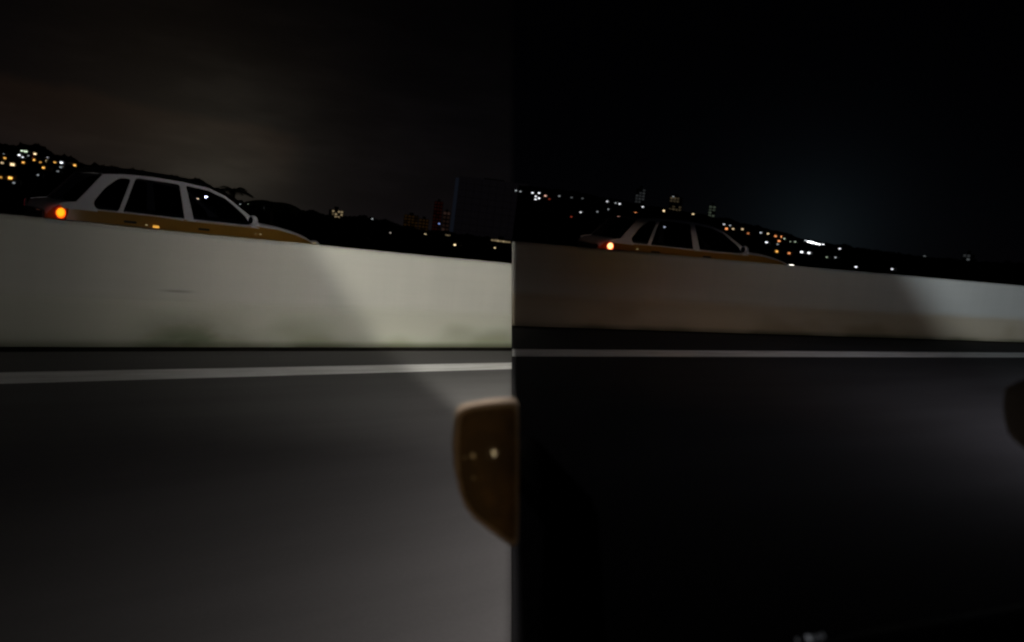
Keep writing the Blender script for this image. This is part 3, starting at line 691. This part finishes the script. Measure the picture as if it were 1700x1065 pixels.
ROWS = [
    ('L', 856.5, 316, 5, 'grey', .6, None, hF), ('L', 864, 317.5, 5, 'grey', .55, None, hF), ('L', 884, 319.7, 6, 'white', 1.1, None, hC), ('L', 895, 320, 6, 'white', 1.1, None, hC),
    ('L', 889.5, 325.5, 6, 'white', .9, None, hC), ('L', 889, 330.3, 6, 'white', 1.0, None, hC), ('L', 894.5, 328.7, 7, 'white', 1.3, None, hC), ('L', 905.5, 324.6, 6.5, 'pink', .8, 'pinkish lamp right beside the white cluster on the right hill', None),
    ('L', 912, 330, 5, 'red', .22, 'dim red lamp below the pinkish lamp on the right hill', None), ('L', 928.5, 325, 6, 'grey', .3, None, hF), ('L', 949, 327.5, 6, 'grey', .12, None, hF), ('L', 967, 329, 6, 'grey', .1, None, hF),
    ('L', 964, 352, 6, 'white', .65, None, hA), ('L', 948.5, 359.5, 5, 'red', .25, 'dim red lamp left of a white one, above the dark right barrier', None), ('L', 991.7, 351, 5, 'grey', .45, None, hF), ('L', 1008, 334, 5.5, 'white', .75, None, hA),
    ('L', 1010, 347, 5, 'grey', .35, None, hF), ('L', 1022, 336.6, 5, 'grey', .5, None, hF), ('L', 1028.7, 338, 6.5, 'white', .7, None, hA), ('H', 1026.7, 358, 7.5, 'pink', .9, 'house with the large pinkish window above the red tail light', None),
    ('H', 1021, 364.6, 6.5, 'cream', 1.5, 'house with a bright yellow-white window just above the red tail light', None), ('H', 1055, 353.4, 6, 'orange', 1.2, None, hO), ('L', 1067, 343, 5.5, 'white', .8, None, hA), ('H', 1102, 349.6, 5.5, 'cream', 1.4, None, hO),
    ('L', 1117.7, 326, 4.5, 'grey', .4, None, hF), ('L', 1103, 376.5, 6, 'grey', 40., 'faint lamp seen through the rear door window of the dim car', None), ('L', 1150.6, 355, 6, 'cream', .7, 'pale lamp right above the roof of the dim car', None),
    ('L', 1202, 372, 5.5, 'white', .55, None, hA), ('L', 1212, 374, 5, 'grey', .5, None, hF), ('L', 1222, 377.5, 5.5, 'white', .9, None, hA), ('H', 1206, 379.4, 6, 'orange', 1.4, None, hT), ('H', 1217, 379.6, 5, 'cream', .8, None, hT), ('H', 1232.5, 380, 5.5, 'cream', .7, None, hT),
    ('H', 1242, 387, 5.5, 'orange', .5, None, hT), ('L', 1263, 386, 6, 'grey', .7, None, hF), ('L', 1275, 387.5, 6, 'cream', .7, 'pale lamp between the orange windows and the floodlights', None), ('H', 1287.5, 391.6, 6, 'orange', .8, None, hT), ('H', 1295.5, 392.3, 7, 'orange', 1.5, None, hT),
    ('L', 1302, 396, 5, 'green', .6, 'greenish lamp at the right end of the orange windows', None), ('L', 1272.5, 401.8, 6.5, 'white', 1.2, 'bright white lamp below the orange windows, ahead of the dim car', None), ('H', 1293.3, 399.7, 6, 'orange', 1.1, None, hT), ('L', 1291, 405, 5, 'grey', .4, None, hF),
    ('H', 1289.5, 417, 6, 'amber', 1.4, 'house with a low amber window above the bonnet of the dim car', None), ('H', 1310, 420, 6.5, 'orange', .8, 'low house, left of two with joined orange windows', None), ('H', 1315.5, 421.2, 5, 'orange', .5, 'low house, right of two with joined orange windows', None),
    ('L', 1312, 400.7, 4, 'green', .25, 'faint green lamp between the houses and the floodlights', None), ('L', 1320, 401, 4.5, 'green', .4, 'green lamp just left of the floodlights', None),
    ('L', 1331, 418, 7.5, 'white', 1.5, 'left one of the two blue-white lamps under the floodlights', None), ('L', 1343, 419.5, 7.5, 'white', 1.5, 'right one of the two blue-white lamps under the floodlights', None),
    ('L', 1394, 412.5, 6, 'white', .9, 'white lamp alone on the ridge right of the floodlights', None), ('L', 1387, 427, 5, 'grey', .6, None, hF), ('L', 1372.6, 426.5, 5, 'green', .3, 'dim green lamp right of the pair under the floodlights', None),
    ('L', 1421, 442.7, 6, 'white', 1.2, 'white lamp low over the barrier, right of the lit headlight', None), ('L', 1481, 446.3, 6, 'white', .7, 'dimmer white lamp low over the barrier, furthest right', None), ('L', 1535, 425, 6, 'grey', .1, None, hF)]
for row in ordinals(ROWS, TXT): put(*row)
# five floodlight masts
for i, (x, y, d, b) in enumerate([(1338, 399.6, 5, 1.2), (1345, 402, 9.5, 6.0), (1351.5, 403.8, 9.0, 4.5), (1358, 405.2, 7.5, 3.4), (1365, 405.8, 7, 2.6)]):
    p, r = on_hill(x, y); s = d*.62/FP*r
    o = empty('floodlight_mast', V((p.x, p.y, ground_at(p)-5)), ['small dim floodlight at the left end of the bright row', 'largest and brightest floodlight, second in the row', 'floodlight in the middle of the bright row', 'floodlight right of the middle of the bright row', 'floodlight at the right end of the bright row'][i], 'floodlight', 'floodlights in a row on the ridge')
    H = p.z - o.matrix_world.translation.z; o.matrix_world = Matrix.Translation(o.matrix_world.translation) @ Matrix.Rotation(-math.atan2(p.x, p.y), 4, 'Z')
    bm = bmesh.new(); cyl(bm, (0, .25, 0), (0, .25, H), .2, .12, 8); bmesh_obj('mast', bm, m_pole, o)
    bm = bmesh.new(); box(bm, (0, .12, H), (s*1.5, .12, s*.62)); bk = bmesh_obj('lamp_bank', bm, m_pole, o)
    for k in range(4):
        bm = bmesh.new(); box(bm, ((k-1.5)*s*.36, 0, H), (s*.31, .1, s*.5)); bmesh.ops.bevel(bm, geom=bm.edges[:], offset=.03, segments=1, affect='EDGES'); bmesh_obj('lamp', bm, em('white', b), bk)

# ------------------------------------------------------------------ far buildings with windows
m_tower = mat('tower_concrete', (.10, .09, .10), .8, build=grain(.15, .2))
def uniform(a, b, c): return random.uniform(.85, 1.15) if c == 'violet_haze' else random.uniform(a, b)
def building(name, x0, x1, ytop, ybase, dist, label, rows, cols, c, lit, cat='building', depth=None, frac=1.0, edge=None, roundtop=False):
    xm = (x0+x1)/2; r = ray(xm, ybase); h = math.hypot(r.x, r.y); px = dist/FP*1.02
    a = math.atan2(r.x, r.y); base = CAM + r*(dist/h); w = (x1-x0)*px; Ht = (ybase-ytop)*px; depth = depth or max(8, w*.6)
    o = empty(name, Matrix.Translation(base) @ Matrix.Rotation(-a, 4, 'Z'), label, cat)
    bm = bmesh.new()
    if roundtop:
        pts = [(-w/2, 0, -12), (w/2, 0, -12), (w/2, 0, Ht*.86), (w*.38, 0, Ht*.95), (w*.1, 0, Ht), (-w*.25, 0, Ht*.985), (-w/2, 0, Ht*.95)]
    else: pts = [(-w/2, 0, -12), (w/2, 0, -12), (w/2, 0, Ht), (-w/2, 0, Ht)]
    poly_prism(bm, pts, (0, depth, 0)); bmesh_obj('wall', bm, m_tower, o)
    bm = bmesh.new(); box(bm, (0, depth*.5, Ht+.6), (w*.3, depth*.4, 2.2)); bmesh_obj('roof_housing', bm, m_tower, o)
    for i in range(rows):
        for j in range(cols):
            if random.random() > frac: continue
            b = lit*uniform(.35, 1.6, c); b = round(b, 2) if b > .05 else round(b, 3)
            k = ('win', c, round(math.log(b+1e-4), 0))
            if k not in EM: EM[k] = emit('lit_window_'+c, PAL[c], b)
            bm = bmesh.new(); cw, rh = w/cols, Ht/rows
            box(bm, (-w/2+cw*(j+.5), -.1, rh*(i+.5)), (cw*(.97 if c == 'violet_haze' else .74), .3, rh*(.96 if c == 'violet_haze' else .66))); bmesh_obj('window', bm, EM[k], o)  # on the faint towers these panes stand in for haze and dimly lit walls
    if edge:
        bm = bmesh.new(); box(bm, (-w/2-1.6, -.2, Ht*.5), (3.2, .5, Ht*.94)); bmesh_obj('light_strip', bm, emit('dim_blue_strip', edge, 1.0), o)
    return o
building('apartment_block', 546, 568, 349, 362, 415, 'low block with warm lit windows on the treeline left of the towers', 3, 5, 'cream', .14, frac=.7)
building('high_rise', 667, 690, 358, 400, 600, 'faint brown high-rise furthest left of the towers', 9, 4, 'amber', .007)  # pane glow on the brown and reddish towers imitates dimly lit walls
building('high_rise', 692, 708, 364, 400, 620, 'low faint brown high-rise between two taller ones', 7, 3, 'amber', .006)
building('high_rise', 714, 728, 336, 404, 640, 'narrow reddish high-rise left of the blue-edged tower', 13, 3, 'red', .007)
building('high_rise', 730, 742, 352, 404, 700, 'small purplish block in front of the dark tower', 8, 2, 'pink', .012)
building('office_tower', 750, 862, 302, 420, 760, 'wide dark tower with a faint blue light strip up its left edge', 11, 9, 'violet_haze', .0024, frac=1, edge=(.0040, .0050, .0078), roundtop=True)  # panes almost fill the wall; their faint glow stands in for haze
building('low_building', 738, 747, 389, 401, 400, 'tiny building with warm lit windows under the blue-edged tower', 2, 3, 'cream', .30)
building('low_building', 814, 846, 398, 411, 405, 'low building with a glowing row of cream windows right of the bright barrier', 2, 7, 'cream', .26, frac=.9)
put('L', 823.5, 397.5, 5, 'cream', 1.1, 'white lamp on the roof of the low cream-lit building')
put('L', 821.5, 411, 5, 'cream', .9, 'white lamp at the foot of the low cream-lit building')
put('L', 729, 371, 5.5, 'blue', .55, 'small blue lamp beside the reddish high-rise')
building('high_rise', 1053, 1068, 314, 342, 440, 'faint grey lit tower at the left, above the roof of the dim car', 6, 3, 'grey', .035, frac=.5)
building('high_rise', 1110, 1130, 328, 350, 440, 'faint yellowish lit tower in the middle, above the roof of the dim car', 5, 4, 'cream', .030, frac=.6)
building('high_rise', 1175, 1186, 342, 360, 440, 'faint greenish lit tower at the right, above the roof of the dim car', 4, 2, 'green', .045, frac=.7)
building('low_building', 1597, 1612, 425, 446, 420, 'small purplish-lit building near the right edge of the skyline', 4, 3, 'grey', .09, frac=.6)
building('low_building', 1656, 1684, 440, 450, 420, 'long low building with pale lit windows at the right edge', 2, 7, 'cream', .15, frac=.8)
building('low_building', 1686, 1708, 445, 456, 420, 'low building with a white lit front cut by the right edge', 2, 5, 'grey', .4, frac=.8)

# ------------------------------------------------------------------ own vehicle: door mirrors and window sill
m_arm = mat('matt_black_arm', (.004, .004, .004), 1, spec=.0, build=grain(.2, 20))
m_housing = mat('mirror_housing', (.27, .205, .145), .7, spec=.3, build=grain(.1, 60))
def mglass(g, b):
    tc = g.node('ShaderNodeTexCoord').outputs['Object']; n = g.noise(tc, 26, 4)
    g.l.new(g.mix(g.ramp(n, .4, .7), (.075, .052, .027), (.125, .078, .034)), b.inputs['Base Color'])  # brown reflection painted into the glass as base colour
    vo = g.node('ShaderNodeTexVoronoi'); vo.inputs['Scale'].default_value = 75; g.l.new(tc, vo.inputs['Vector'])   # pale specks painted for reflected lights
    sp = g.m('MULTIPLY', g.ramp(vo.outputs['Distance'], .30, .12), g.ramp(g.noise(tc, 45, 2), .56, .66))
    g.l.new(g.mix(sp, g.mix(g.ramp(n, .4, .7), (.075, .052, .027), (.125, .078, .034)), (.7, .6, .42)), b.inputs['Base Color'])
m_doorglass = mat('mirror_with_reflections', (.03, .02, .01), .03, .0, spec=.035, build=mglass)
OUT = [(755, 700), (751, 738), (754, 778), (761, 811.5), (771, 840), (787.6, 862), (813, 882), (844, 904.5), (855, 909), (861, 900), (862, 850), (862, 780), (862, 710), (861, 670), (856, 662), (844, 662), (813, 664.5), (780.6, 670), (765, 675), (757, 684)]
INN = [(763.7, 705), (761.7, 738), (763.7, 789), (772, 825.6), (787.6, 851), (813, 870.7), (844, 892), (851, 895), (855, 888), (856, 850), (856, 780), (856, 710), (855, 684), (851, 677), (844, 676), (813, 678), (785, 681), (773, 685), (767, 690), (765, 696)]
fw = (ROT @ V((0, 0, 1))).normalized()
mn = (fw + (ROT @ V((1, 0, 0)))*-.10).normalized()
def door_mirror(label):
    c0 = hit(870, 790, mn, mn.dot(CAM + fw*.86)); Mx = Matrix.Translation(c0)
    o = empty('door_mirror', Mx, label, 'car mirror')
    P = lambda pts, lift=0: [hit(x, y, mn, mn.dot(CAM + fw*.86)) - c0 + mn*lift for x, y in pts]
    A, B = P(OUT), P(INN); bm = bmesh.new()
    cen = sum(A, V())/len(A)
    rings = [[p for p in B], [p.lerp(q, .5) - mn*.004 for p, q in zip(B, A)], [q + mn*.002 for q in A], [cen + (q-cen)*1.0 + mn*.02 for q in A], [cen + (q-cen)*.93 + mn*.06 for q in A], [cen + (q-cen)*.72 + mn*.095 for q in A], [cen + (q-cen)*.3 + mn*.115 for q in A]]
    vr = [[bm.verts.new(p) for p in rg] for rg in rings]; n = len(A)
    for a, b in zip(vr, vr[1:]):
        for i in range(n): bm.faces.new((a[i], a[(i+1) % n], b[(i+1) % n], b[i]))
    bm.faces.new(vr[-1]); bmesh_obj('housing', bm, m_housing, o, smooth=True)
    bm = bmesh.new(); bm.faces.new([bm.verts.new(p + mn*.002) for p in B]); gl = bmesh_obj('glass', bm, m_doorglass, o)
    bm = bmesh.new(); base = cen + (ROT @ V((1, 0, 0)))*.040 + mn*.05
    cyl(bm, base, base + (ROT @ V((.05, .05, -.08))), .024, .028, 12); cyl(bm, base + (ROT @ V((.05, .05, -.08))), base + (ROT @ V((.03, .40, -.40))), .028, .04, 12)
    bmesh_obj('mounting_arm', bm, m_arm, o)
    return o
mir1 = door_mirror('brown-rimmed car door mirror in front of the lit grey road')
mir2 = empty('door_mirror', Matrix.Identity(4), 'dark car door mirror cut by the right edge of the picture', 'car mirror')
for ch in [x for x in bpy.data.objects if x.parent is mir1]:
    c = ch.copy(); COL.objects.link(c); c.parent = mir2
S2 = .62; tgt = CAM + ray(1727, 676).normalized()*.92
loc1 = hit(751, 738, mn, mn.dot(CAM + fw*.86)) - mir1.matrix_world.translation
mir2.matrix_world = Matrix.Translation(tgt - loc1*S2) @ Matrix.Diagonal((S2, S2, S2, 1))
# sill of the open window, just in the bottom right of the view
sillM = Matrix.Translation(CAM + V((0, 0, 0)))
door = empty('car_door', V((0, 0, 0)), 'black sill of the open car window across the bottom right corner', 'car door')
bm = bmesh.new()
edge = [CAM + ray(x, y).normalized()*dd for x, y, dd in ((760, 1330, .62), (1000, 1190, .68), (1250, 1082, .76), (1400, 1040, .84), (1560, 1012, .95), (1700, 990, 1.06), (1950, 960, 1.3))]
prev = None
for p in edge:
    dn = V((0, 0, -1)); back = V((.12, -.35, 0)).normalized()
    ring = [bm.verts.new(q) for q in (p+dn*.5, p+dn*.02, p+dn*.004+back*.006, p+back*.02, p+back*.07, p+back*.085+dn*.012, p+back*.09+dn*.5)]
    if prev:
        for k in range(len(ring)-1): bm.faces.new((prev[k], prev[k+1], ring[k+1], ring[k]))
    prev = ring
bmesh_obj('window_sill', bm, m_black, door, smooth=True)

# street lamps behind the vehicle, seen as specks in the door mirror
for i, (x, y, b, w) in enumerate([(820, 752, 16, 'brightest'), (825, 811, 5, 'lower'), (841, 815, 6, 'rightmost'), (803, 838, 2.5, 'faintest')]):
    P = hit(x, y, mn, mn.dot(CAM + fw*.86)); d = (P-CAM).normalized(); q = (d - mn*2*d.dot(mn)).normalized()
    p = P + q*30
    o = empty('street_lamp', V((p.x, p.y, -.3 if p.z > .5 else p.z-4)), '%s white street lamp behind the vehicle, a speck in the near mirror' % w, 'street lamp', 'street lamps behind the vehicle')
    H = p.z - o.location.z; H = H if H > 1 else 1
    bm = bmesh.new(); cyl(bm, (.5, 0, 0), (.5, 0, H+.3), .08, .05, 6); cyl(bm, (.5, 0, H+.3), (0, 0, H+.2), .04, .04, 5); bmesh_obj('pole', bm, m_pole, o)
    bm = bmesh.new(); bmesh.ops.create_uvsphere(bm, u_segments=10, v_segments=6, radius=.11)
    for v in bm.verts: v.co = V((v.co.x, v.co.y, v.co.z*1.5 + H))
    bmesh_obj('lamp_head', bm, em('cream', b*3), o, smooth=True)

m_reflect = emit('reflection_glow', (.75, .78, .85), .12); m_reflect2 = emit('reflection_glow_dim', (.75, .78, .85), .04)  # glowing marks that imitate a reflection low on the window
for x, y, w, h, mm in ((1325, 1064, 4, 5, m_reflect2), (1343.5, 1060.5, 6.5, 7, m_reflect), (1352.5, 1060, 3.5, 6, m_reflect2), (1360.5, 1058.5, 4.5, 5, m_reflect2), (1367, 1056, 3, 6, m_reflect2)):
    p = CAM + ray(x, y).normalized()*.80; k = .80/FP; u = ROT @ V((1, -.28, 0)); v_ = ROT @ V((.28, 1, 0)); f_ = fw*.003
    bm = bmesh.new(); poly_prism(bm, [p - u*w*k*.5 - v_*h*k*.5, p + u*w*k*.3 - v_*h*k*.5, p + u*w*k*.5 + v_*h*k*.5, p - u*w*k*.2 + v_*h*k*.5], f_)
    bmesh_obj('reflection_mark', bm, mm, door)
